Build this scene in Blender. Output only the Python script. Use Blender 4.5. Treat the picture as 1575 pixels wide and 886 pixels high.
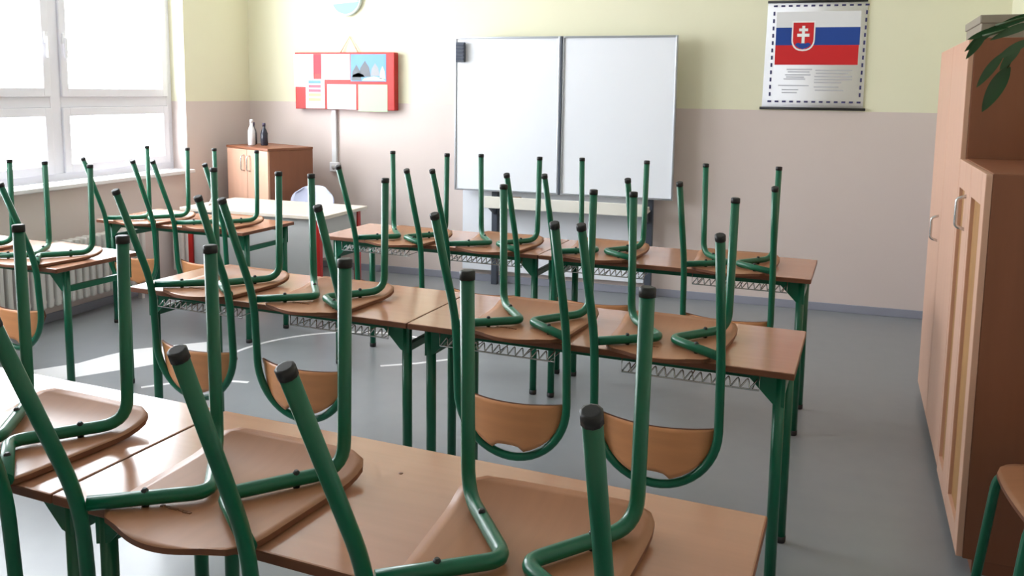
import bpy, bmesh, math, random
from mathutils import Vector, Matrix
random.seed(7)
for o in list(bpy.data.objects): bpy.data.objects.remove(o)
SC = bpy.context.scene
COL = SC.collection
# ------------------------------------------------------------------ camera
F_PX, CY_PX = 1310.0, 302.0            # focal length and principal row, frame 1575x886
PITCH, ROLL, YAW, CAM_H = .1219, .0127, .3242, 1.57
cam = bpy.data.cameras.new('camera'); camo = bpy.data.objects.new('camera', cam); COL.objects.link(camo)
cam.sensor_fit = 'HORIZONTAL'; cam.sensor_width = 36.0
cam.lens = F_PX / 1575 * 36.0
cam.shift_y = -(443.0 - CY_PX) / 1575
cam.clip_start = .02; cam.clip_end = 200
f0 = Vector((-math.sin(YAW), math.cos(YAW), 0)); r0 = Vector((math.cos(YAW), math.sin(YAW), 0)); u0 = Vector((0, 0, 1))
fw = f0*math.cos(PITCH) - u0*math.sin(PITCH); up = u0*math.cos(PITCH) + f0*math.sin(PITCH)
rt = r0*math.cos(ROLL) + up*math.sin(ROLL); up = up*math.cos(ROLL) - r0*math.sin(ROLL)
m = Matrix((rt, up, -fw)).transposed().to_4x4(); m.translation = Vector((0, 0, CAM_H))
camo.matrix_world = m
SC.camera = camo
# ------------------------------------------------------------------ world (bright overcast sky) and exposure
w = bpy.data.worlds.new('world'); SC.world = w; w.use_nodes = True
bg = w.node_tree.nodes['Background']; bg.inputs[0].default_value = (.92, .95, 1.0, 1); bg.inputs[1].default_value = 18.5
SC.view_settings.view_transform = 'Standard'; SC.view_settings.look = 'None'
SC.view_settings.exposure = 0.12; SC.view_settings.gamma = 1.0; SC.view_settings.use_curve_mapping = False
# room and window dimensions
XL, XR, YB, YR, ZC = -4.70, 1.30, 6.55, -2.6, 3.35
WIN = [(3.42, 5.70), (1.30, 2.90)]       # window openings in the left wall (y from, y to)
WZ0, WZ1 = .885, 3.08
for (a, b) in WIN:                                    # sampling portals for the sky in each window
    l = bpy.data.lights.new('window_portal', 'AREA'); l.shape = 'RECTANGLE'; l.size = b-a; l.size_y = WZ1-WZ0
    l.cycles.is_portal = True
    o = bpy.data.objects.new('window_portal', l); COL.objects.link(o)
    o.location = (XL-.34, (a+b)/2, (WZ0+WZ1)/2)
    o.rotation_euler = Matrix(((0, 0, -1), (1, 0, 0), (0, -1, 0))).to_euler()
    o.rotation_euler = Vector((1, 0, 0)).to_track_quat('-Z', 'Z').to_euler()
# ------------------------------------------------------------------ materials
def srgb(r, g, b):
    f = lambda c: (c/255/12.92) if c/255 <= .04045 else ((c/255+.055)/1.055)**2.4
    return (f(r), f(g), f(b), 1)
def mat(name, col, rough=.5, metal=0, spec=.5, noise=None, coat=0, bump=0):
    """principled material; noise=(scale, amount, stretch xyz) varies the colour"""
    M = bpy.data.materials.new(name); M.use_nodes = True
    nt = M.node_tree; p = nt.nodes['Principled BSDF']
    p.inputs['Base Color'].default_value = col; p.inputs['Roughness'].default_value = rough
    p.inputs['Metallic'].default_value = metal; p.inputs['Specular IOR Level'].default_value = spec
    p.inputs['Coat Weight'].default_value = coat
    if noise or bump:
        tc = nt.nodes.new('ShaderNodeTexCoord'); mp = nt.nodes.new('ShaderNodeMapping')
        nt.links.new(tc.outputs['Object'], mp.inputs[0])
        sc, am, st = noise or (40, 0, (1, 1, 1))
        mp.inputs['Scale'].default_value = st
        n = nt.nodes.new('ShaderNodeTexNoise'); n.inputs['Scale'].default_value = sc; n.inputs['Detail'].default_value = 5
        nt.links.new(mp.outputs[0], n.inputs[0])
        if am:
            mx = nt.nodes.new('ShaderNodeMix'); mx.data_type = 'RGBA'
            mx.inputs[6].default_value = tuple(c*(1-am) for c in col[:3])+(1,)
            mx.inputs[7].default_value = tuple(min(1, c*(1+am)) for c in col[:3])+(1,)
            nt.links.new(n.outputs[0], mx.inputs[0]); nt.links.new(mx.outputs[2], p.inputs['Base Color'])
        if bump:
            b = nt.nodes.new('ShaderNodeBump'); b.inputs['Strength'].default_value = bump; b.inputs['Distance'].default_value = .002
            nt.links.new(n.outputs[0], b.inputs['Height']); nt.links.new(b.outputs[0], p.inputs['Normal'])
    return M
GREEN = mat('green_enamel', srgb(8, 98, 70), .28, spec=.5, noise=(6, .12, (1, 1, 1)))
BLACK = mat('black_plastic', srgb(30, 30, 32), .5)
DESKTOP = mat('desk_laminate', srgb(178, 127, 100), .18, spec=.85, noise=(5, .10, (.6, 9, 3)))
DESKEDGE = mat('desk_edge', srgb(120, 72, 48), .5, noise=(8, .2, (1, 6, 6)))
SEATPLY = mat('seat_plywood', srgb(168, 117, 86), .36, spec=.35, noise=(5, .13, (8, .7, 3)))
BACKPLY = mat('backrest_plywood', srgb(214, 148, 100), .35, noise=(5, .12, (.7, 4, 9)))
STAMP = mat('brown_ink', srgb(128, 84, 60), .6)
CHROME = mat('bright_wire', srgb(205, 208, 210), .25, metal=1)
BEECH = mat('beech_veneer', srgb(212, 168, 144), .38, noise=(4, .09, (6, 6, .6)))
BROWN = mat('brown_veneer', srgb(136, 84, 58), .42, noise=(4, .14, (6, 6, .6)))
CANE = mat('ochre_panel', srgb(168, 124, 76), .6, noise=(30, .2, (1, 1, .15)))
PAINTW = mat('white_paint', srgb(236, 236, 240), .35)
UPVC = mat('white_window_plastic', srgb(232, 232, 240), .3)
SILL = mat('sill_stone', srgb(228, 226, 228), .3)
RADI = mat('radiator_enamel', srgb(226, 222, 218), .4)
WBOARD = mat('whiteboard_enamel', srgb(240, 243, 250), .22)
ALU = mat('aluminium', srgb(190, 194, 202), .3, metal=.8)
DGREY = mat('dark_grey_metal', srgb(70, 76, 88), .45)
CREAM = mat('cream_tray', srgb(232, 228, 218), .4)
RED = mat('red_paint', srgb(186, 26, 20), .4)
GREYP = mat('grey_panel', srgb(204, 204, 204), .5)
TOPCREAM = mat('teacher_laminate', srgb(232, 220, 206), .22, noise=(4, .05, (1, 6, 1)))
PAPER = mat('paper', srgb(240, 240, 244), .6)
LAV = mat('lavender_plastic', srgb(196, 200, 224), .4)
CEIL = mat('ceiling_paint', srgb(242, 242, 238), .8)
POT = mat('terracotta', srgb(150, 86, 60), .7); SOIL = mat('soil', srgb(50, 38, 30), .9)
LEAF = mat('leaf_green', srgb(34, 74, 38), .4, noise=(12, .3, (1, 1, 1)))
STEM = mat('stem_green', srgb(58, 78, 44), .5)
GREYBOX = mat('grey_board', srgb(150, 140, 126), .7, noise=(20, .1, (1, 1, 1)))
def wall_mat():
    M = mat('wall_paint', srgb(230, 226, 186), .62); nt = M.node_tree; p = nt.nodes['Principled BSDF']
    g = nt.nodes.new('ShaderNodeNewGeometry'); s = nt.nodes.new('ShaderNodeSeparateXYZ'); nt.links.new(g.outputs['Position'], s.inputs[0])
    n = nt.nodes.new('ShaderNodeTexNoise'); n.inputs['Scale'].default_value = 1.3; n.inputs['Detail'].default_value = 4; nt.links.new(g.outputs['Position'], n.inputs[0])
    def two(c1, c2):
        mx = nt.nodes.new('ShaderNodeMix'); mx.data_type = 'RGBA'; mx.inputs[6].default_value = c1; mx.inputs[7].default_value = c2
        nt.links.new(n.outputs[0], mx.inputs[0]); return mx
    tan = two(srgb(216, 201, 195), srgb(222, 208, 203)); yel = two(srgb(232, 229, 200), srgb(238, 235, 210))
    gt = nt.nodes.new('ShaderNodeMath'); gt.operation = 'GREATER_THAN'; gt.inputs[1].default_value = 1.462
    nt.links.new(s.outputs[2], gt.inputs[0])
    mx = nt.nodes.new('ShaderNodeMix'); mx.data_type = 'RGBA'
    nt.links.new(gt.outputs[0], mx.inputs[0]); nt.links.new(tan.outputs[2], mx.inputs[6]); nt.links.new(yel.outputs[2], mx.inputs[7])
    nt.links.new(mx.outputs[2], p.inputs['Base Color'])
    # the lower oil-paint dado is glossier than the wall above
    r = nt.nodes.new('ShaderNodeMapRange'); r.inputs[3].default_value = .42; r.inputs[4].default_value = .75
    nt.links.new(gt.outputs[0], r.inputs[0]); nt.links.new(r.outputs[0], p.inputs['Roughness'])
    return M
WALL = wall_mat()
def floor_mat():
    M = mat('linoleum', srgb(150, 152, 154), .3); nt = M.node_tree; p = nt.nodes['Principled BSDF']; L = nt.links
    g = nt.nodes.new('ShaderNodeNewGeometry'); ofs = nt.nodes.new('ShaderNodeVectorMath'); ofs.inputs[1].default_value = (13.7, 5.3, .437); L.new(g.outputs['Position'], ofs.inputs[0])
    n = nt.nodes.new('ShaderNodeTexNoise'); n.inputs['Scale'].default_value = 9; n.inputs['Detail'].default_value = 6; L.new(ofs.outputs[0], n.inputs[0])
    n2 = nt.nodes.new('ShaderNodeTexNoise'); n2.inputs['Scale'].default_value = .9; L.new(ofs.outputs[0], n2.inputs[0])
    mx = nt.nodes.new('ShaderNodeMix'); mx.data_type = 'RGBA'; mx.inputs[6].default_value = srgb(126, 131, 136); mx.inputs[7].default_value = srgb(146, 149, 152)
    ad = nt.nodes.new('ShaderNodeMath'); ad.operation = 'MULTIPLY_ADD'; ad.inputs[1].default_value = .5; L.new(n.outputs[0], ad.inputs[0])
    ad2 = nt.nodes.new('ShaderNodeMath'); ad2.operation = 'MULTIPLY'; ad2.inputs[1].default_value = .5; L.new(n2.outputs[0], ad2.inputs[0]); L.new(ad2.outputs[0], ad.inputs[2])
    L.new(ad.outputs[0], mx.inputs[0]); L.new(mx.outputs[2], p.inputs['Base Color'])
    r = nt.nodes.new('ShaderNodeMapRange'); r.inputs[3].default_value = .26; r.inputs[4].default_value = .34
    L.new(n2.outputs[0], r.inputs[0]); L.new(r.outputs[0], p.inputs['Roughness'])
    return M
FLOOR = floor_mat()
def glass_mat():
    M = bpy.data.materials.new('window_glass'); M.use_nodes = True; nt = M.node_tree; nt.nodes.clear()
    o = nt.nodes.new('ShaderNodeOutputMaterial'); mx = nt.nodes.new('ShaderNodeMixShader'); t = nt.nodes.new('ShaderNodeBsdfTransparent')
    gl = nt.nodes.new('ShaderNodeBsdfGlossy'); gl.inputs['Roughness'].default_value = .02; t.inputs[0].default_value = (.97, .98, .98, 1)
    mx.inputs[0].default_value = .06
    nt.links.new(t.outputs[0], mx.inputs[1]); nt.links.new(gl.outputs[0], mx.inputs[2]); nt.links.new(mx.outputs[0], o.inputs[0])
    return M
GLASS = glass_mat()
def flat(name, rgb, rough=.6): return mat(name, srgb(*rgb), rough)
# ------------------------------------------------------------------ mesh helpers
def BM(): return bmesh.new()
def box(bm, a, b, bev=0, mi=0):
    x0, y0, z0 = a; x1, y1, z1 = b
    t = bmesh.new()
    bmesh.ops.create_cube(t, size=1)
    for v in t.verts: v.co = Vector(((x0+x1)/2+v.co.x*(x1-x0), (y0+y1)/2+v.co.y*(y1-y0), (z0+z1)/2+v.co.z*(z1-z0)))
    if bev: bmesh.ops.bevel(t, geom=t.edges[:], offset=bev, segments=2, affect='EDGES', profile=.5)
    merge(bm, t, mi); return bm
def merge(bm, t, mi=0, smooth=False):
    t.verts.index_update(); vs = [bm.verts.new(v.co) for v in t.verts]
    for f in t.faces:
        try:
            nf = bm.faces.new([vs[v.index] for v in f.verts]); nf.material_index = mi; nf.smooth = smooth
        except ValueError: pass
    t.free()
def fillet(pts, r, n=6):
    """round the inner corners of a polyline; r is one radius or one per inner point"""
    P = [Vector(p) for p in pts]; out = [P[0]]
    for i in range(1, len(P)-1):
        ri = r[i-1] if isinstance(r, (list, tuple)) else r
        a, b, c = P[i-1], P[i], P[i+1]; d1 = (a-b); d2 = (c-b)
        k = min(ri, d1.length*.49, d2.length*.49); p, q = b+d1.normalized()*k, b+d2.normalized()*k
        for j in range(n+1):
            t = j/n; out.append(p*(1-t)**2 + b*2*t*(1-t) + q*t*t)
    out.append(P[-1]); return out
def tube(bm, pts, r, n=10, mi=0, closed=False, caps=True):
    P = [Vector(p) for p in pts]; N = len(P); rings = []
    T = []
    for i in range(N):
        a = P[i-1] if (i or closed) else P[0]; b = P[(i+1) % N] if (i < N-1 or closed) else P[-1]
        T.append((b-a).normalized())
    ref = Vector((0, 0, 1)) if abs(T[0].z) < .9 else Vector((1, 0, 0))
    u = (ref - T[0]*ref.dot(T[0])).normalized()
    for i in range(N):
        u = (u - T[i]*u.dot(T[i])).normalized(); v = T[i].cross(u)
        rr = r[i] if isinstance(r, list) else r
        rings.append([bm.verts.new(P[i]+(u*math.cos(2*math.pi*k/n)+v*math.sin(2*math.pi*k/n))*rr) for k in range(n)])
    for i in range(N if closed else N-1):
        A, B = rings[i], rings[(i+1) % N]
        for k in range(n):
            f = bm.faces.new((A[k], A[(k+1) % n], B[(k+1) % n], B[k])); f.smooth = True; f.material_index = mi
    if caps and not closed:
        bm.faces.new(list(reversed(rings[0]))).material_index = mi; bm.faces.new(rings[-1]).material_index = mi
    return bm
def lathe(bm, prof, n=24, c=(0, 0, 0), mi=0, smooth=True):
    rings = []
    for (r, z) in prof:
        rings.append([bm.verts.new((c[0]+r*math.cos(2*math.pi*k/n), c[1]+r*math.sin(2*math.pi*k/n), c[2]+z)) for k in range(n)])
    for A, B in zip(rings, rings[1:]):
        for k in range(n):
            f = bm.faces.new((A[k], A[(k+1) % n], B[(k+1) % n], B[k])); f.smooth = smooth; f.material_index = mi
    bm.faces.new(list(reversed(rings[0]))); bm.faces.new(rings[-1]); return bm
def prism(bm, poly, y0, y1, axis='Y', mi=0):
    """extrude a polygon given in two axes along the third"""
    def P(a, b, t): return {'Y': (a, t, b), 'X': (t, a, b), 'Z': (a, b, t)}[axis]
    A = [bm.verts.new(P(a, b, y0)) for a, b in poly]; B = [bm.verts.new(P(a, b, y1)) for a, b in poly]; n = len(poly)
    bm.faces.new(A).material_index = mi; bm.faces.new(list(reversed(B))).material_index = mi
    for i in range(n): bm.faces.new((A[i], B[i], B[(i+1) % n], A[(i+1) % n])).material_index = mi
    return bm
def obj(name, bm, mats, parent=None, loc=None, rotz=0):
    bmesh.ops.recalc_face_normals(bm, faces=bm.faces[:])
    me = bpy.data.meshes.new(name); bm.to_mesh(me); bm.free()
    for M in (mats if isinstance(mats, (list, tuple)) else [mats]): me.materials.append(M)
    o = bpy.data.objects.new(name, me); COL.objects.link(o)
    if parent: o.parent = parent
    if loc: o.location = loc
    if rotz: o.rotation_euler.z = rotz
    return o
def tag(o, label, cat, group=None):
    o['label'] = label; o['category'] = cat
    if group: o['group'] = group
    return o
def thing(name, label, cat, loc=(0, 0, 0), rotz=0, group=None):
    o = bpy.data.objects.new(name, None); COL.objects.link(o); o.empty_display_size = .1
    o.location = loc; o.rotation_euler = (0, 0, rotz); return tag(o, label, cat, group)
def struct(o): o['kind'] = 'structure'; return o
def copy_tree(o, parent=None):
    c = o.copy(); COL.objects.link(c); c.parent = parent
    for ch in [k for k in o.children]: copy_tree(ch, c)
    return c
B = lambda a, b, bev=0: box(BM(), a, b, bev)
# ------------------------------------------------------------------ the room
floor = struct(obj('floor', B((XL-.3, YR-.2, -.1), (XR+.2, YB+.2, 0)), FLOOR))
MARK = mat('pale_floor_tone', srgb(248, 248, 250), .3, noise=(6, .05, (1, 1, 1)))  # pale tone for the band and curved lines on the floor
def mark(name, A, B_):                                # pale flat strip between two edges, half a millimetre proud
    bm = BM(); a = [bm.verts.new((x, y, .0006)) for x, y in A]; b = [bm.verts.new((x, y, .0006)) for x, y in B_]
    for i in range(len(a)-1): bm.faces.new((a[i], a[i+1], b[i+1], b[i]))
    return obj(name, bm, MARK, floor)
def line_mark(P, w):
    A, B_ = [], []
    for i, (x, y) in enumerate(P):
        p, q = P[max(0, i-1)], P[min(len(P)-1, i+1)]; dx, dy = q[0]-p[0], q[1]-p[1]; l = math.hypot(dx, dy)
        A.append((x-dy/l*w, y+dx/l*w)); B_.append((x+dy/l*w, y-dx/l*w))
    mark('pale_floor_shape', A, B_)
mark('pale_floor_shape', [(-4.20, 3.25), (-4.09, 3.39), (-3.957, 3.522), (-3.84, 3.68), (-3.80, 3.85), (-3.74, 4.0), (-3.593, 4.14), (-3.434, 4.284)],
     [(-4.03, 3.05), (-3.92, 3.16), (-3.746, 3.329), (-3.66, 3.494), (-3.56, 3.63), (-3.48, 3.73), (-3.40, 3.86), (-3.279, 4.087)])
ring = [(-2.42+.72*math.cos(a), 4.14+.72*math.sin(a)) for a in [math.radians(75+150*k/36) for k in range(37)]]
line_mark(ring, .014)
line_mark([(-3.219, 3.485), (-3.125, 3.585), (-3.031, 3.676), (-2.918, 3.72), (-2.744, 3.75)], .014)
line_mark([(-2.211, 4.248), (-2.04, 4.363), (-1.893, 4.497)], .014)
struct(obj('ceiling', B((XL-.3, YR-.2, ZC), (XR+.2, YB+.2, ZC+.1)), CEIL))
struct(obj('wall_back', B((XL-.3, YB, 0), (XR+.2, YB+.2, ZC)), WALL))
struct(obj('wall_right', B((XR, YR, 0), (XR+.2, YB, ZC)), WALL))
struct(obj('wall_rear', B((XL-.3, YR-.2, 0), (XR+.2, YR, ZC)), WALL))
bm = BM()
box(bm, (XL-.3, YR, 0), (XL, YB, WZ0)); box(bm, (XL-.3, YR, WZ1), (XL, YB, ZC))
ys = [YR] + [v for ab in reversed(WIN) for v in ab] + [YB]
for i in range(0, len(ys), 2): box(bm, (XL-.3, ys[i], WZ0), (XL, ys[i+1], WZ1))
struct(obj('wall_left', bm, WALL))
SKIRT = mat('grey_skirting', srgb(150, 152, 166), .4)
struct(obj('baseboard_back', B((XL, YB-.012, 0), (XR, YB, .06), .003), SKIRT))
struct(obj('baseboard_left', B((XL, YR, 0), (XL+.012, YB-.012, .06), .003), SKIRT))
# windows: outer frame, mullion, transom, four sashes with panes
def window(n, y0, y1):
    x0, x1 = XL-.215, XL-.14; z0, z1 = WZ0+.03, WZ1
    W = bpy.data.objects.new('window_%d' % n, None); COL.objects.link(W); W['kind'] = 'structure'; W.location = (XL-.18, (y0+y1)/2, z0)
    inv = Matrix.Translation(-Vector(W.location))
    def part(name, bm, M, par=W):
        bmesh.ops.transform(bm, matrix=inv, verts=bm.verts); return obj(name, bm, M, par)
    ym, zt, f = (y0+y1)/2, 1.463, .055
    bm = BM(); box(bm, (x0, y0, z0), (x1, y0+f, z1)); box(bm, (x0, y1-f, z0), (x1, y1, z1)); box(bm, (x0, y0+f, z0), (x1, y1-f, z0+f)); box(bm, (x0, y0+f, z1-f), (x1, y1-f, z1))
    part('outer_frame', bm, UPVC)
    part('mullion', B((x0, ym-.045, z0+f), (x1, ym+.045, z1-f), .004), UPVC)
    for (a, b) in ((y0+f, ym-.0452), (ym+.0452, y1-f)): part('transom', B((x0, a, zt-.04), (x1, b, zt+.035), .004), UPVC)
    for (a, b) in ((y0+f, ym-.045), (ym+.045, y1-f)):
        for (c, d) in ((z0+f, zt-.04), (zt+.035, z1-f)):
            s = .06; bm = BM(); X0, X1 = x0+.01, x1+.018
            box(bm, (X0, a, c), (X1, a+s, d), .006); box(bm, (X0, b-s, c), (X1, b, d), .006)
            box(bm, (X0, a+s-.004, c), (X1, b-s+.004, c+s), .006); box(bm, (X0, a+s-.004, d-s), (X1, b-s+.004, d), .006)
            sa = part('sash', bm, UPVC)
            part('pane', B((X0+.03, a+s-.005, c+s-.005), (X0+.036, b-s+.005, d-s+.005)), GLASS, sa)
            if d > 2:
                hy = b-.03 if b < ym else a+.03
                bm = BM(); box(bm, (X1, hy-.014, 1.86), (X1+.012, hy+.014, 1.93), .003); box(bm, (X1+.012, hy-.009, 1.76), (X1+.03, hy+.009, 1.9), .004)
                part('window_handle', bm, PAINTW, sa)
    part('window_sill', B((XL-.14, y0-.02, WZ0), (XL+.06, y1+.02, WZ0+.03), .006), SILL)
    return W
# the sill overhangs the wall on both sides of the opening, so it is cut to the reveal behind the wall face
for i, (a, b) in enumerate(WIN): window(i+1, a, b)
# ------------------------------------------------------------------ school chair, turned upside down (local z = 0 is the desk top)
TR = .0142
def seat_mesh():
    bm = BM(); NU, NV = 18, 16; y0, y1 = -.195, .205; th = .011; g = [[], []]
    for s in (0, 1):
        for j in range(NV+1):
            v = j/NV; v = v*v*(3-2*v)*.5+v*.5; y = y0+(y1-y0)*v; W = .172+.028*v; row = []
            d0, d1 = y-y0, y1-y; rc0, rc1 = .075, .05; wd = W
            if d0 < rc0: wd = W-rc0+math.sqrt(max(0, rc0**2-(rc0-d0)**2))
            if d1 < rc1: wd = min(wd, W-rc1+math.sqrt(max(0, rc1**2-(rc1-d1)**2)))
            for i in range(NU+1):
                u = -1+2*i/NU; x = u*wd
                yy = y - .022*(1-u*u)*(1-v)**2 + .012*(1-u*u)*v*v
                q = max(0, (y-.09)/(y1-.09)); z = .03*q*q + .004*u*u + (th if s else 0)
                row.append(bm.verts.new((x, yy, z+.0005)))
            g[s].append(row)
    for s in (0, 1):
        for j in range(NV):
            for i in range(NU):
                q = (g[s][j][i], g[s][j][i+1], g[s][j+1][i+1], g[s][j+1][i]); f = bm.faces.new(q if s else q[::-1]); f.smooth = True
    rim = [(0, i) for i in range(NU)] + [(j, NU) for j in range(NV)] + [(NV, i) for i in range(NU, 0, -1)] + [(j, 0) for j in range(NV, 0, -1)]
    for k in range(len(rim)):
        a, b = rim[k], rim[(k+1) % len(rim)]
        f = bm.faces.new((g[0][a[0]][a[1]], g[0][b[0]][b[1]], g[1][b[0]][b[1]], g[1][a[0]][a[1]])); f.material_index = 1
    return bm
def back_mesh():
    bm = BM(); NU, NV = 20, 10; th = .010; g = [[], []]; zt, zb = -.205, -.388
    for s in (0, 1):
        for j in range(NV+1):
            v = j/NV; row = []
            for i in range(NU+1):
                u = -1+2*i/NU
                # upper edge nearly straight, lower edge follows the hoop and is notched in the middle
                x = u*.188; c = math.sqrt(max(0, 1-(x/.19)**2))
                zl = -.21-.172*c
                if abs(x) < .055: zl += .026*math.sqrt(max(0, 1-(x/.055)**2))
                zz = zt+(zl-zt)*v - (1-v)*.004*(1-u*u)
                yy = -.156-.050*(1-u*u)+.008*v + (th if s else 0)
                row.append(bm.verts.new((x, yy, zz)))
            g[s].append(row)
    for s in (0, 1):
        for j in range(NV):
            for i in range(NU):
                q = (g[s][j][i], g[s][j][i+1], g[s][j+1][i+1], g[s][j+1][i]); f = bm.faces.new(q if s else q[::-1]); f.smooth = True
    rim = [(0, i) for i in range(NU)] + [(j, NU) for j in range(NV)] + [(NV, i) for i in range(NU, 0, -1)] + [(j, 0) for j in range(NV, 0, -1)]
    for k in range(len(rim)):
        a, b = rim[k], rim[(k+1) % len(rim)]
        f = bm.faces.new((g[0][a[0]][a[1]], g[0][b[0]][b[1]], g[1][b[0]][b[1]], g[1][a[0]][a[1]])); f.material_index = 1
    return bm
RT = (.202, -.334, .420); FT = (.172, .149, .468)      # rear and front foot, right-hand side
def make_chair(label, rl=-.202):
    t = thing('school_chair', label, 'chair')
    obj('seat', seat_mesh(), [SEATPLY, DESKEDGE], t)
    obj('backrest', back_mesh(), [BACKPLY, DESKEDGE], t)
    hoop = [(.197*math.cos(a), -.172+.006*math.sin(a), -.205-.204*math.sin(a)) for a in [math.pi*k/24 for k in range(25)]]
    pr = fillet([RT, (.197, -.184, .034), hoop[0]], .09, 6)
    pl = [tuple(p) for p in fillet([(rl, RT[1], RT[2]), (-.197, -.184, .034), (-hoop[0][0], hoop[0][1], hoop[0][2])], .09, 6)][::-1]
    obj('back_frame', tube(BM(), [tuple(p) for p in pr[:-1]] + hoop + pl[1:], TR, 10), GREEN, t)
    for s in (-1, 1):
        p = fillet([(s*FT[0], FT[1], FT[2]), (s*.166, .147, .030), (s*.0155, -.043, .029), (s*.190, -.176, .030)], [.06, .035], 7)
        obj('side_frame', tube(BM(), p, TR, 10), GREEN, t)
    for (x, y, z), d in [((x, RT[1], RT[2]), Vector((x-math.copysign(.197, x), -.15, .386))) for x in (rl, RT[0])] + [((s*FT[0], FT[1], FT[2]), Vector((s*.006, .002, .43))) for s in (-1, 1)]:
        d.normalize(); q = Vector((x, y, z))
        obj('foot_cap', tube(BM(), [q-d*.012, q+d*.004, q+d*.006], [TR+.0012, TR+.0012, TR-.003], 10), BLACK, t)
    for (x, y) in ((.105, .068), (-.105, .068), (.11, -.114), (-.11, -.114)):
        obj('bolt', lathe(BM(), [(.007, .012), (.007, .045), (.004, .049)], 8, (x, y, 0)), BLACK, t)
    bm = BM()
    for k in range(7): box(bm, (-.085+.011*k, -.1025+.001*math.sin(k*2.1), .0112), (-.077+.011*k+.001*(k % 3), -.0965+.001*math.cos(k*1.7), .0136))
    obj('ink_stamp', bm, STAMP, t)['label'] = 'small brown ink stamp on the underside of the seat'
    return t
# ------------------------------------------------------------------ two-seat school desk (local z = 0 is the floor)
def make_desk(label, T, W, basket):
    t = thing('school_desk', label, 'desk'); D = .25; h = W/2-.0015
    bm = BM(); box(bm, (-h, -D, T-.022), (h, D, T), .004, 0)
    for f in bm.faces:
        if f.normal.z < .5 and abs(f.calc_center_median().z-T) > .002: f.material_index = 1
    obj('desk_top', bm, [DESKTOP, DESKEDGE], t)
    lx = h-.048; yn, yf = -.16, .205
    for y, nm in ((yn, 'front_rail'), (yf, 'rear_rail')): obj(nm, B((-lx, y-.012, T-.056), (lx, y+.012, T-.0225), .003), GREEN, t)
    for sx in (-1, 1):
        for y in (yn, yf):
            lg = obj('leg', tube(BM(), [(sx*lx, y, .022), (sx*lx, y, T-.0225)], .018, 12), GREEN, t)
            obj('foot_cap', lathe(BM(), [(.018, 0), (.0195, .004), (.0195, .024)], 12, (sx*lx, y, 0)), BLACK, lg)
            a, b = sx*(lx+.018), sx*(lx-.105)
            poly = [(a, T-.0225), (b, T-.0225), (b, T-.036), (sx*(lx-.018), T-.125), (a, T-.135)]
            obj('gusset', prism(BM(), poly, y-.016, y-.0125) if y == yn else prism(BM(), poly, y+.0125, y+.016), GREEN, t)
        obj('side_rail', B((sx*lx-.010, yn, T-.135), (sx*lx+.010, yf, T-.105), .003), GREEN, t)
    for cx in ((-.33*W/1.3, .33*W/1.3) if basket else ()):               # wire book basket under each place
        bm = BM(); w2 = .215; z0, z1 = T-.082, T-.052; n = 15
        zig = []
        for k in range(n):                            # slanted coil along the open edge
            x = cx-w2+2*w2*k/n; zig += [(x, -.196, z0), (x+.022, -.184, z1)]
        tube(bm, fillet(zig, .006, 2), .0026, 5)
        for yy in (-.20, .16): tube(bm, [(cx-w2, yy, T-.0225), (cx-w2, yy, z0), (cx+w2, yy, z0), (cx+w2, yy, T-.0225)], .0028, 5)
        for k in range(5):
            x = cx-w2+.02+(2*w2-.04)*k/4; tube(bm, [(x, -.20, z0), (x, .16, z0)], .002, 5)
        obj('wire_basket', bm, CHROME, t)
    return t
A4 = math.radians(-4)
PROTO = [make_desk('', .76, 1.30, True), make_desk('', .71, 1.20, False), make_desk('', .76, 1.33, False)]
DESKS = {   # centre x, y, rotation, prototype, label
 'A2': (-.700, 1.443, A4, 2, 'beige two-seat desk in the row farthest from the whiteboard, nearer the wardrobe'),
 'A1': (-2.027, 1.536, A4, 2, 'glare-lit beige school desk in the row farthest from the whiteboard, nearer the windows'),
 'B2': (-.607, 2.849, A4, 0, 'beige two-seat desk in the middle row, the one nearer the wardrobe'),
 'B1': (-1.904, 2.9395, A4, 0, 'beige two-seat desk in the middle row, the one nearer the windows'),
 'C2': (-.548, 4.235, A4, 0, 'beige two-seat desk in the row next to the whiteboard, nearer the wardrobe'),
 'C1': (-1.845, 4.3256, A4, 0, 'beige two-seat desk in the row next to the whiteboard, beside the red-legged teacher desk'),
 'L1': (-3.880, 3.355, A4, 1, 'lower pale desk beside the radiator, a desk length away from the teacher desk'),
 'L2': (-3.720, 4.565, A4, 1, 'lower pale desk under the window, set right before the teacher desk')}
used = [0, 0, 0]
for k, (x, y, a, p, lab) in DESKS.items():
    pr_ = PROTO[p]; o = copy_tree(pr_) if used[p] else pr_; used[p] = 1
    o.location = (x, y, 0); o.rotation_euler.z = a; tag(o, lab, 'desk', 'pupil desks set out in rows')
d0 = [o for o in bpy.data.objects if o.get('category') == 'desk' and 'farthest from the whiteboard, nearer the wardrobe' in o.get('label', '')][0]
obj('dark_knot', lathe(BM(), [(.005, .7598), (.0048, .7606), (.002, .7607)], 10, (-.077, .119, 0)), STAMP, d0)['label'] = 'small dark spot on the desk top'
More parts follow.
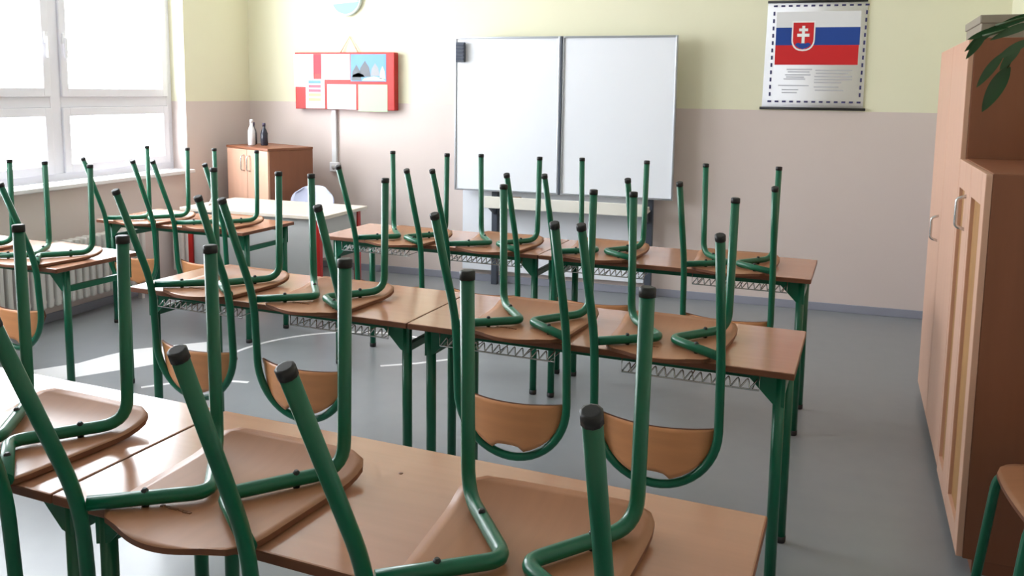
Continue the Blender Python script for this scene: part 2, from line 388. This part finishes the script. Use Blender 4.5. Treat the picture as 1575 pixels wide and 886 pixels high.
# chairs: desk, fitted x, y, rotation in degrees, label
far = 'the desk row farthest from the whiteboard'; mid = 'the middle desk row'; nr = 'the desk row next to the whiteboard'
lab = lambda n, row: 'upturned green-framed chair, %s from the wardrobe side in %s' % (n, row)
CH = [('A2', -.415, 1.328, -1.7, lab('first', far)), ('A2', -1.035, 1.352, -4.1, lab('second', far)), ('A1', -1.636, 1.40, -4.6, lab('third', far)),
 ('B2', -.371, 2.742, -4.1, lab('first', mid)), ('B2', -.857, 2.771, -4.1, lab('second', mid)), ('B1', -1.690, 2.811, -4.0, lab('third', mid)), ('B1', -2.203, 2.875, -5.0, lab('fourth', mid)),
 ('C2', -.266, 4.093, -3.8, lab('first', nr)), ('C2', -.908, 4.168, -3.9, lab('second', nr)), ('C1', -1.475, 4.155, -5.6, lab('third', nr)), ('C1', -2.000, 4.150, -4.9, lab('fourth', nr)),
 ('L2', -3.430, 4.455, -5.0, 'upturned green-framed chair on the low desk before the teacher desk, farther from the window'),
 ('L2', -3.955, 4.440, -3.7, 'upturned green-framed chair on the low desk before the teacher desk, beside the window'),
 ('L1', -3.545, 3.235, -7.4, 'upturned green-framed chair on the low radiator-side desk, farther from the window'),
 ('L1', -4.130, 3.270, -5.0, 'upturned green-framed chair on the low radiator-side desk, beside the window')]
chair = make_chair(''); first = True
for d, x, y, a, l in CH:
    dx, dy, da, p, _ = DESKS[d]; T = (.76, .71, .76)[p]
    # keep the hanging back clear of the desk edge: local offset at least 93 mm towards the rear of the room
    s, c = math.sin(da), math.cos(da); ux, uy = x-dx, y-dy
    lx_, ly_ = c*ux+s*uy, -s*ux+c*uy; ly_ = min(ly_, -.094 - .2*abs(math.sin(math.radians(a)-da)))
    x, y = dx+c*lx_-s*ly_, dy+s*lx_+c*ly_
    if d == 'A2' and x > -.5: o = make_chair('', -.24)   # this chair has one rear leg bent outwards
    else: o = chair if first else copy_tree(chair); first = False
    o.location = (x, y, T); o.rotation_euler.z = math.radians(a); tag(o, l, 'chair', 'school chairs turned upside down on desks')
# the one chair that stands on the floor, facing the room from beside the low wardrobe
up_ch = copy_tree(chair); tag(up_ch, 'green-framed chair standing upright on the floor beside the low wardrobe', 'chair')
tilt = math.atan2(.468-.420, .149+.334)
Mx = Matrix.Rotation(math.radians(-88), 4, 'Z') @ Matrix.Rotation(-tilt, 4, 'X') @ Matrix.Rotation(math.pi, 4, 'X')
zmin = min((Mx @ Vector(p)).z for p in ((FT[0], FT[1], FT[2]+.006), (RT[0], RT[1]-.003, RT[2]+.005)))
Mx.translation = Vector((.785, 2.675, -zmin)); up_ch.matrix_world = Mx
for k in up_ch.children:
    if k.name.startswith(('seat', 'ink')): k.location.y -= .05
# ------------------------------------------------------------------ wardrobes on the right (front plane runs from (.663,4.86) to (.560,3.0))
def handle(par, y, z0, z1):
    obj('handle', tube(BM(), fillet([(.004, y, z1), (-.03, y, z1-.012), (-.03, y, z0+.012), (.004, y, z0)], .012, 4), .006, 8), CHROME, par)
WROT = math.atan2(.663-.563, 4.86-3.0) * -1
tw = thing('tall_wardrobe', 'tall beech-fronted wardrobe with brown sides and a bow handle', 'wardrobe', (.632, 4.285, 0), WROT)
Wd, Dp, Ht = .565, .58, 1.80
bm = BM(); box(bm, (.02, -Wd, .06), (Dp, Wd, Ht), .003); box(bm, (.05, -Wd+.01, 0), (Dp-.02, Wd-.01, .06)); obj('body', bm, BROWN, tw)
for (a, b) in ((-Wd+.002, -.003), (.003, Wd-.002)):
    d = obj('door', B((0, a, .07), (.0195, b, Ht-.004), .002), BEECH, tw)
    if a > 0: handle(d, .10, .90, 1.02)
lw = thing('low_wardrobe', 'lower beech wardrobe with ochre-inset doors beside the upright chair', 'wardrobe', (.5825, 3.362, 0), WROT)
Wd, Dp, Ht = .352, .62, 1.335
bm = BM(); box(bm, (.02, -Wd, .05), (Dp, Wd, Ht), .003); box(bm, (.05, -Wd+.01, 0), (Dp-.02, Wd-.01, .05)); obj('body', bm, BROWN, lw)
for (a, b, pa, pb) in ((-Wd, -.003, -Wd+.075, -.035), (.003, Wd-.001, .15, Wd-.035)):
    bm = BM(); z0, z1, q0, q1 = .055, Ht-.003, .13, Ht-.11
    box(bm, (0, a, z0), (.0195, pa, z1), .002); box(bm, (0, pb, z0), (.0195, b, z1), .002); box(bm, (0, pa, z0), (.0195, pb, q0), .002); box(bm, (0, pa, q1), (.0195, pb, z1), .002)
    d = obj('door', bm, BEECH, lw)
    obj('inset_panel', B((.013, pa-.001, q0-.001), (.0195, pb+.001, q1+.001)), CANE, d)['label'] = 'ochre recessed door panel'
    if a > 0: handle(d, .09, 1.09, 1.215)
gb = thing('storage_box', 'flat grey box lying on top of the tall wardrobe', 'box', (.87, 4.06, 1.80), WROT)
obj('box_body', B((-.20, -.24, 0), (.22, .24, .075), .004), GREYBOX, gb); obj('lid', B((-.206, -.246, .062), (.226, .246, .095), .004), GREYBOX, gb)
# arching pot plant on the low wardrobe
pl = thing('potted_plant', 'dark green arching pot plant standing on the low wardrobe', 'plant', (.97, 3.36, 1.3355))
pb_ = lathe(BM(), [(.075, 0), (.10, .15), (.112, .15), (.114, .18), (.10, .18), (.096, .155), (.02, .153)], 24); obj('pot', pb_, POT, pl)
obj('soil', lathe(BM(), [(.094, .150), (.094, .158), (.03, .162)], 20), SOIL, pl)
def leaf(bm, base, d, droop, L, Wf):
    """lanceolate leaf: a folded strip that starts along d and bends down"""
    d = Vector(d).normalized(); p = Vector(base); prev = None; n = 10
    for k in range(n+1):
        t = k/n; w = Wf*math.sin(math.pi*min(1, .06+t*.94))**.7*(1-.35*t); side = d.cross(Vector((0, 0, 1)))
        side = side.normalized() if side.length > .01 else Vector((0, 1, 0))
        nrm = side.cross(d).normalized(); row = [bm.verts.new(p+side*w+nrm*w*.25), bm.verts.new(p-nrm*.0006), bm.verts.new(p-side*w+nrm*w*.25)]
        if prev:
            for i in (0, 1):
                f = bm.faces.new((prev[i], prev[i+1], row[i+1], row[i])); f.smooth = True
        prev = row; p = p+d*(L/n); d = (d+Vector((0, 0, -droop/n))).normalized()
def frond(ang, reach, hgt, Ls, tipz, seed):
    rnd = random.Random(seed); c, s = math.cos(ang), math.sin(ang)
    P0, P1, P2, P3 = Vector((.02*c, .02*s, .15)), Vector((.10*c, .10*s, hgt*.95)), Vector((reach*.55*c, reach*.55*s, hgt+.05)), Vector((reach*c, reach*s, tipz))
    pts = [P0*(1-t)**3+P1*3*t*(1-t)**2+P2*3*t*t*(1-t)+P3*t**3 for t in [k/12 for k in range(13)]]
    st = obj('stem', tube(BM(), pts, [.006-.004*k/12 for k in range(13)], 6), STEM, pl)
    for k, (side, L) in enumerate(Ls):
        q = pts[-1-k]; t = (pts[-1]-pts[-3]).normalized() if k == 0 else (pts[-k]-pts[-2-k]).normalized()
        bm = BM(); leaf(bm, q, t+Vector((-s, c, 0))*side*.8, 1.5+rnd.random(), L, .020+.012*rnd.random()); obj('leaf', bm, LEAF, st)
def arch(pts, leaves):
    """stem through explicit points (local to the pot), leaves as (point index, tip, half width)"""
    P = fillet([(.0, 0, .15)] + pts, .12, 5)
    st = obj('stem', tube(BM(), P, .0045, 6), STEM, pl)
    for base, tip, Wf in leaves:
        b, t = Vector(base), Vector(tip); bm = BM(); prev = None; n = 12; side0 = (t-b).cross(Vector((0, 1, .25))).normalized()
        bend = Vector((0, -.25, .35)) * (t-b).length*.5
        for k in range(n+1):
            u = k/n; c = b.lerp(t, u)+bend*(u*(1-u)); w = Wf*math.sin(math.pi*(.04+.96*u))**.75+.0005
            row = [bm.verts.new(c+side0*w+Vector((0, -.3*w, 0))), bm.verts.new(c), bm.verts.new(c-side0*w+Vector((0, -.3*w, 0)))]
            if prev:
                for i in (0, 1): bm.faces.new((prev[i], prev[i+1], row[i+1], row[i])).smooth = True
            prev = row
        obj('leaf', bm, LEAF, st)
arch([(-.10, .02, .46), (-.27, .03, .42), (-.295, .04, .34)], [((-.29, .04, .345), (-.365, .03, .185), .026), ((-.26, .03, .42), (-.33, -.02, .33), .016)])
arch([(-.08, .0, .48), (-.24, .02, .49), (-.38, .04, .45)], [((-.37, .04, .455), (-.425, .05, .37), .012), ((-.30, .03, .475), (-.42, .08, .44), .013), ((-.22, .02, .49), (-.37, -.04, .43), .014)])
arch([(-.09, -.04, .42), (-.24, -.06, .435), (-.34, -.06, .38)], [((-.33, -.06, .385), (-.405, -.07, .27), .015), ((-.25, -.06, .43), (-.36, -.10, .36), .014), ((-.2, -.05, .435), (-.24, -.06, .25), .02)])
arch([(-.06, .05, .50), (-.20, .08, .53), (-.33, .10, .49)], [((-.32, .10, .49), (-.42, .12, .40), .014), ((-.2, .08, .53), (-.34, .16, .47), .013)])
frond(math.radians(250), .2, .46, ((0, .2), (.8, .2)), .44, 4)
frond(math.radians(60), .2, .5, ((0, .2), (-.8, .2)), .46, 5)
# ------------------------------------------------------------------ whiteboard with its stand, tray and eraser
wb = thing('whiteboard', 'large white two-panel whiteboard with aluminium frame on a wall stand', 'whiteboard', (-1.757, 6.37, 0))
for (a, b) in ((-.878, -.012), (.012, .878)):
    p = obj('board_panel', B((a, .01, .79), (b, .03, 1.985)), WBOARD, wb)
    bm = BM(); f = .010
    box(bm, (a-.003, 0, .777), (a+f, .036, 1.998), .002); box(bm, (b-f, 0, .777), (b+.003, .036, 1.998), .002); box(bm, (a+f, 0, .777), (b-f, .036, .792), .002); box(bm, (a+f, 0, 1.983), (b-f, .036, 1.998), .002)
    obj('panel_frame', bm, ALU, p)
obj('centre_strip', B((-.0085, -.004, .777), (.0085, .03, 1.998), .002), DGREY, wb)
for x in (-.56, .70): obj('post', B((x-.025, .08, 0), (x+.025, .13, 2.0), .004), DGREY, wb)
for z in (.95, 1.8): obj('cross_rail', B((-.8, .037, z-.025), (.8, .0795, z+.025), .003), ALU, wb)
obj('lower_panel', B((-.86, .135, .10), (.66, .16, .78), .004), WBOARD, wb)
tr = thing('pen_tray', 'cream ledge tray mounted under the whiteboard', 'tray', (-1.69, 6.30, .675))
bm = BM(); box(bm, (-.64, -.05, 0), (.64, .145, .014), .003); box(bm, (-.64, -.06, -.015), (.64, -.045, .078), .004); box(bm, (-.64, -.05, .014), (-.628, .10, .045)); box(bm, (.628, -.05, .014), (.64, .10, .045)); obj('tray_body', bm, CREAM, tr)
for x in (-.62, .62): obj('bracket', prism(BM(), [(-.04, -.001), (.145, -.001), (.145, -.09), (.13, -.09)], x-.008, x+.008, 'X'), DGREY, tr)
er = thing('board_eraser', 'brown felt board eraser lying on the cream tray', 'eraser', (-2.12, 6.30, .6895))
obj('grip', B((-.075, -.025, .03), (.075, .03, .062), .006), mat('brown_grip', srgb(116, 88, 62), .6), er); obj('felt', B((-.07, -.022, 0), (.07, .027, .03), .003), mat('grey_felt', srgb(80, 76, 74), .9), er)
mg = thing('magnet_holder', 'dark ribbed marker holder on the upper corner of the whiteboard', 'holder', (-2.582, 6.365, 1.80))
obj('holder_body', B((-.035, -.03, 0), (.04, .0045, .155), .005), DGREY, mg)
for k in range(5): obj('rib', B((-.03, -.038, .018+.027*k), (.035, -.03, .032+.027*k), .002), mat('slate', srgb(52, 60, 78), .4) if k == 0 else bpy.data.materials['slate'], mg)
# ------------------------------------------------------------------ anthem poster with the national flag
po = thing('flag_poster', 'hanging white poster with a blue and red flag and a coat of arms', 'poster', (.071, 6.545, 1.485))
PX = lambda px: -.333+(px-1176)*.00437; PZ = lambda py: (165-py)*.00463
bm = BM(); N = 12                                     # paper sheet with a slight belly
ft = lambda t: -.004-.004*math.sin(math.pi*t)**2
yv = lambda z: ft(max(0, min(1, z/.755)))
A = []
for k in range(N+1):
    z = .755*k/N; A.append((bm.verts.new((-.345+.012*k/N, yv(z), z)), bm.verts.new((.345-.010*k/N, yv(z), z))))
for a, b in zip(A, A[1:]): bm.faces.new((a[0], a[1], b[1], b[0])).smooth = True
sheet = obj('sheet', bm, PAPER, po); md = sheet.modifiers.new('thickness', 'SOLIDIFY'); md.thickness = .0008
def decal(name, poly, M, lift=.0015, par=sheet):
    """flat print on the poster; poly in photo-like x, y"""
    bm = BM(); vs = []
    for (x, y) in poly: z = PZ(y); vs.append(bm.verts.new((PX(x), yv(z)-lift, z)))
    bm.faces.new(vs); return obj(name, bm, M, par)
def strip(name, x0, x1, y0, y1, M, lift=.0015, n=6):
    bm = BM(); R_ = []
    for k in range(n+1):
        y = y0+(y1-y0)*k/n; z = PZ(y); R_.append((bm.verts.new((PX(x0), yv(z)-lift, z)), bm.verts.new((PX(x1), yv(z)-lift, z))))
    for a, b in zip(R_, R_[1:]): bm.faces.new((a[0], a[1], b[1], b[0]))
    return obj(name, bm, M, sheet)
PB, PR, PWH = flat('flag_blue', (22, 66, 150)), flat('flag_red', (206, 28, 34)), flat('flag_white', (246, 246, 248))
strip('flag_white_stripe', 1190.5, 1320, 18, 42, flat('flag_offwhite', (232, 232, 236)), .0012)
strip('flag_blue_stripe', 1190.5, 1320, 42, 69, PB); strip('flag_red_stripe', 1190.5, 1319, 69, 99, PR)
def shield(cx, cy, w, h):
    L = [(cx-w, cy-h), (cx+w, cy-h), (cx+w, cy+h*.25)] + [(cx+w*math.cos(a)**.8, cy+h*.25+h*.75*math.sin(a)) for a in [math.pi/2*k/6 for k in range(1, 6)]]
    return L + [(cx, cy+h)] + [(2*cx-x, y) for x, y in reversed(L[2:])]
decal('shield_border', shield(1233.5, 55, 18.2, 23), PWH, .003); decal('shield_field', shield(1233.5, 55, 16, 20.5), PR, .0038)
hill = [(1221, 68.5), (1224, 65.5), (1228, 65.5), (1230, 67), (1233.5, 63), (1237, 67), (1239, 65.5), (1243, 65.5), (1246, 68.5), (1241, 72.5), (1233.5, 75.2), (1226, 72.5)]
decal('blue_hills', hill, PB, .0046)
bm = BM()
for (x0, x1, y0, y1) in ((1231.2, 1235.8, 39.5, 66), (1226.6, 1240.4, 43.5, 47.8), (1224, 1243, 51.5, 56.2)):
    vs = [bm.verts.new((PX(x), yv(PZ(y))-.0054, PZ(y))) for x, y in ((x0, y0), (x1, y0), (x1, y1), (x0, y1))]; bm.faces.new(vs)
obj('double_cross', bm, PWH, sheet)
INK = flat('navy_ink', (62, 60, 108)); GREYINK = flat('grey_ink', (190, 190, 200))
bm = BM()
def dash(x, y, w, h):
    bm.faces.new([bm.verts.new((PX(a), yv(PZ(b))-.0015, PZ(b))) for a, b in ((x-w, y-h), (x+w, y-h), (x+w, y+h), (x-w, y+h))])
for k in range(13): dash(1188+141*k/12-(k*.05), 9, 3, 1.4); dash(1185+139*k/12, 156, 3, 1.4)
for k in range(1, 13): dash(1186.5-.25*k*.5, 9+147*k/13, 1.4, 3); dash(1328.5-.3*k, 9+147*k/13, 1.4, 3)
bp = obj('border_pattern', bm, INK, sheet); bp['label'] = 'navy folk-pattern border dashes'; bp['kind'] = 'stuff'
bm = BM()
for (x0, x1, y) in ((1210, 1250, 106), (1255, 1312, 107.5), (1208, 1248, 114.5), (1254, 1312, 117), (1206, 1240, 121), (1254, 1296, 126), (1198, 1246, 131), (1254, 1292, 133), (1256, 1306, 112), (1254, 1312, 121.5), (1212, 1246, 110), (1210, 1238, 118), (1256, 1300, 138), (1204, 1230, 137.5), (1204, 1228, 142)):
    dash((x0+x1)/2, y, (x1-x0)/2, .8)
ftx = obj('faint_text', bm, GREYINK, sheet); ftx['label'] = 'faint grey lines of unreadable print'; ftx['kind'] = 'stuff'
for z, nm, e in ((-.008, 'bottom_rod', .36), (.752, 'top_rod', .335)): obj(nm, tube(BM(), [(-e, -.008, z), (e, -.008, z)], .0095, 10), BLACK, po)
# ------------------------------------------------------------------ red notice board with papers
nb = thing('notice_board', 'red wall board covered with pinned papers and a photograph', 'notice board', (-3.70, 6.549, 1.402))
NX = lambda cx: (430+cx/3.41-458)*.00622-.4785; NZ = lambda cy: (168-cy/3.41)*.00556-.002
obj('board_body', B((-.478, -.075, 0), (.478, 0, .484), .006), RED, nb)
def sheet_(name, x0, x1, y0, y1, M, d=0, par=nb):
    return obj(name, B((NX(x0), -.0765-d-.001, NZ(y1)), (NX(x1), -.0753-d, NZ(y0))), M, par)
PK = flat('pinned_paper_blue', (232, 236, 246)); GRN = flat('pale_green_paper', (190, 228, 180)); PNK = flat('pink', (228, 120, 140)); YLW = flat('pale_yellow', (222, 226, 150)); SKY = flat('sky_blue', (120, 170, 226)); ROCK = flat('rock_grey', (120, 124, 132)); PNKR = flat('pinkish_red', (214, 70, 84))
sheet_('paper', 92, 197, 284, 455, PAPER)
sheet_('red_card', 198, 237, 288, 386, PNKR)
p = sheet_('paper', 240, 392, 284, 416, PK)
ph = sheet_('photograph', 396, 578, 285, 424, SKY); ph['label'] = 'photograph of rocky mountains under a blue sky'
for (x0, x1, y0, y1, M) in ((400, 452, 338, 420, ROCK), (440, 500, 318, 400, ROCK), (500, 545, 330, 395, flat('rock_light', (168, 170, 176))), (545, 575, 345, 410, flat('snow', (226, 228, 230))), (455, 575, 398, 420, bpy.data.materials['snow']), (402, 470, 380, 402, flat('fir_dark', (66, 78, 66)))):
    bm = BM(); xa, xb, za, zb = NX(x0), NX(x1), NZ(y1), NZ(y0)
    vs = [bm.verts.new((x, -.0782, z)) for x, z in ((xa, za), (xb, za), (xb-(xb-xa)*.15, za+(zb-za)*.6), ((xa+xb)/2, zb), (xa+(xb-xa)*.1, za+(zb-za)*.55))]
    bm.faces.new(vs); obj('photo_rock', bm, M, ph)
q = sheet_('paper', 154, 257, 414, 568, PAPER, .0015)
for y, M in ((430, SKY), (452, PNK), (475, PNK), (497, YLW), (522, YLW)): sheet_('colour_bar', 170, 236, y-8, y+7, M, .003, q)
sheet_('paper', 270, 422, 440, 570, PK); g = sheet_('green_sheet', 434, 584, 440, 578, GRN)
obj('hanging_cord', tube(BM(), [(-.06, -.02, .484), (.025, -.01, .62), (.11, -.02, .484)], .004, 6), mat('jute', srgb(206, 176, 120), .8), nb)
# wall clock: pale disc, only its lower half shows
ck = thing('wall_clock', 'round white and blue wall clock above the red notice board', 'wall clock', (-3.70, 6.548, 2.34))
bm = BM(); lathe(bm, [(.145, 0), (.148, .01), (.148, .032), (.138, .036), (.134, .030)], 40); bmesh.ops.rotate(bm, cent=(0, 0, 0), matrix=Matrix.Rotation(math.pi/2, 3, 'X'), verts=bm.verts); obj('rim', bm, flat('pale_rim', (210, 222, 220), .3), ck)
bm = BM(); lathe(bm, [(.134, .029), (.134, .0305), (.02, .0308)], 40); bmesh.ops.rotate(bm, cent=(0, 0, 0), matrix=Matrix.Rotation(math.pi/2, 3, 'X'), verts=bm.verts); obj('dial', bm, PAPER, ck)
bm = BM(); prism(bm, [(.13*math.cos(a), .13*math.sin(a)) for a in [math.pi*(1.12+.80*k/14) for k in range(15)]], -.0325, -.0312); obj('blue_print', bm, flat('clock_blue', (150, 196, 232)), ck)
obj('hour_hand', B((-.004, -.036, -.01), (.004, -.0335, .07)), BLACK, ck); obj('minute_hand', B((-.003, -.039, -.01), (.003, -.0365, .105)), BLACK, ck)
# white cable trunking below the notice board, with its socket
ct = thing('cable_trunking', 'white vertical cable trunking with a socket below the notice board', 'cable duct', (-3.83, 6.549, .86))
obj('duct', B((-.022, -.03, .07), (.022, 0, .54), .004), PAINTW, ct)
so = obj('socket', B((-.042, -.038, 0), (.042, 0, .084), .006), PAINTW, ct)
bm = BM(); lathe(bm, [(.022, 0), (.022, .002), (.004, .0022)], 20); bmesh.ops.rotate(bm, cent=(0, 0, 0), matrix=Matrix.Rotation(math.pi/2, 3, 'X'), verts=bm.verts); bmesh.ops.translate(bm, vec=(0, -.038, .042), verts=bm.verts); obj('socket_face', bm, GREYP, so)
# ------------------------------------------------------------------ teacher desk, chair, card
td = thing('teacher_desk', 'cream-topped teacher desk on red legs behind the low window desk', 'desk', (-3.60, 5.285, 0), math.radians(-1))
w2, d2, T = .59, .31, .72
obj('desk_top', B((-w2, -d2, T-.026), (w2, d2, T), .004), TOPCREAM, td)
for sx in (-1, 1):
    for sy in (-1, 1):
        lg = obj('leg', B((sx*(w2-.06)-.02, sy*(d2-.05)-.02, .02), (sx*(w2-.06)+.02, sy*(d2-.05)+.02, T-.0265), .003), RED, td)
        obj('foot_cap', B((sx*(w2-.06)-.021, sy*(d2-.05)-.021, 0), (sx*(w2-.06)+.021, sy*(d2-.05)+.021, .02)), BLACK, lg)
    obj('end_panel', B((sx*(w2-.06)-.008, -d2+.071, T-.30), (sx*(w2-.06)+.008, d2-.071, T-.027)), GREYP, td)
obj('modesty_panel', B((-w2+.081, -d2+.042, .10), (w2-.081, -d2+.058, T-.027)), GREYP, td)
tc = thing('teacher_chair', 'lavender plastic shell chair tucked behind the teacher desk', 'chair', (-3.655, 5.74, 0), 0)
bm = BM(); g = []; NU, NV = 14, 12                    # bent shell backrest with a rounded top
for j in range(NV+1):
    v = j/NV; z = .44+.365*v; row = []
    wd = .185*(math.sqrt(max(0.02, 1-((v-.55)/.45)**2)) if v > .55 else 1)
    if v > .55: wd = .2*(1-.35*((v-.55)/.45)**4)
    for i in range(NU+1):
        u = -1+2*i/NU; row.append(bm.verts.new((u*wd, .14+.07*v-.05*u*u, z-.035*u**4*(v**3))))
    g.append(row)
for j in range(NV):
    for i in range(NU): bm.faces.new((g[j][i], g[j][i+1], g[j+1][i+1], g[j+1][i])).smooth = True
o = obj('backrest', bm, LAV, tc); o.modifiers.new('t', 'SOLIDIFY').thickness = .008
obj('seat', B((-.19, -.13, .425), (.19, .15, .445), .009), LAV, tc)
for sx in (-1, 1):
    for sy in (-1, 1): obj('leg', tube(BM(), [(sx*.15, .01+sy*.11, .425), (sx*.18, .01+sy*.15, 0)], .011, 10), ALU, tc)
cd = obj('paper_card', prism(BM(), [(-.045, 0), (-.04, 0), (0, .078), (.04, 0), (.045, 0), (.003, .088), (-.003, .088)], -.05, .05), PAPER, None, (-4.06, 5.20, .72), math.radians(35))
tag(cd, 'small folded white card standing on the teacher desk', 'card')
# ------------------------------------------------------------------ corner cabinet with bottles
cc = thing('corner_cabinet', 'small two-door beech cabinet angled into the corner by the window', 'cabinet', (-3.98, 5.76, 0), math.radians(-24))
W, D, Hh = .63, .42, 1.10                             # local: front along -x from the origin, depth along +y
bm = BM(); box(bm, (-W, .018, .05), (0, D, Hh-.02), .002); box(bm, (-W+.02, .04, 0), (-.02, D-.01, .05)); obj('body', bm, BROWN, cc)
obj('cabinet_top', B((-W-.005, -.004, Hh-.02), (.006, D, Hh), .003), BROWN, cc)
for a, b, hx in ((-W+.002, -W/2-.002, -W/2-.045), (-W/2+.002, -.002, -W/2+.045)):
    d = obj('door', B((a, 0, .06), (b, .0175, Hh-.023), .002), BEECH, cc)
    obj('handle', tube(BM(), fillet([(hx, .003, .90), (hx, -.028, .91), (hx, -.028, 1.02), (hx, .003, 1.03)], .012, 4), .006, 8), CHROME, d)
def cabpt(x, y): r = math.radians(-24); return (-3.98+x*math.cos(r)-y*math.sin(r), 5.76+x*math.sin(r)+y*math.cos(r), Hh+.0005)
BOT = mat('dark_glass', srgb(44, 46, 58), .15); CAPM = flat('bottle_cap', (70, 60, 84), .4)
for (x, y, M, l, wh) in ((-.545, .20, BOT, 'dark glass bottle on the corner cabinet, on the window side of the white one', 0), (-.455, .13, PAINTW, 'slim white bottle between two dark ones on the corner cabinet', 1), (-.375, .20, BOT, 'dark glass bottle on the corner cabinet, on the door side of the white one', 0)):
    b = thing('bottle', l, 'bottle', cabpt(x, y), 0, 'bottles on the corner cabinet')
    k = 1.15 if wh else 1.0
    obj('bottle_body', lathe(BM(), [(.026, 0), (.030, .006), (.030, .10*k), (.022, .125*k), (.012, .145*k), (.012, .165*k)], 18), M, b); obj('cap', lathe(BM(), [(.014, .162*k), (.014, .185*k), (.010, .188*k)], 14), M if wh else CAPM, b)
# ------------------------------------------------------------------ radiators below the windows
RIB = None
for i, (y0, n) in enumerate(((3.30, 30), (1.36, 24), (5.46, 8))):
    rd = thing('radiator', ('white ribbed radiator below the window beside the low desks', 'white ribbed radiator below the second window, away from the corner cabinet', 'short white ribbed radiator close to the corner cabinet')[i], 'radiator', (XL+.085, y0, .10))
    for k in range(n):
        if RIB is None:
            bm = BM(); box(bm, (-.045, -.019, .03), (.045, .019, .45), .012); RIB = obj('rib', bm, RADI, rd)
        else:
            o = bpy.data.objects.new('rib', RIB.data); COL.objects.link(o); o.parent = rd; o.location = (0, .06*k, 0)
    for z in (.07, .41): obj('header_pipe', tube(BM(), [(0, -.03, z), (0, .06*(n-1)+.03, z)], .02, 10), RADI, rd)
    for k in (0, n-1): obj('foot', B((-.02, .06*k-.012, -.10), (.02, .06*k+.012, .04)), RADI, rd)
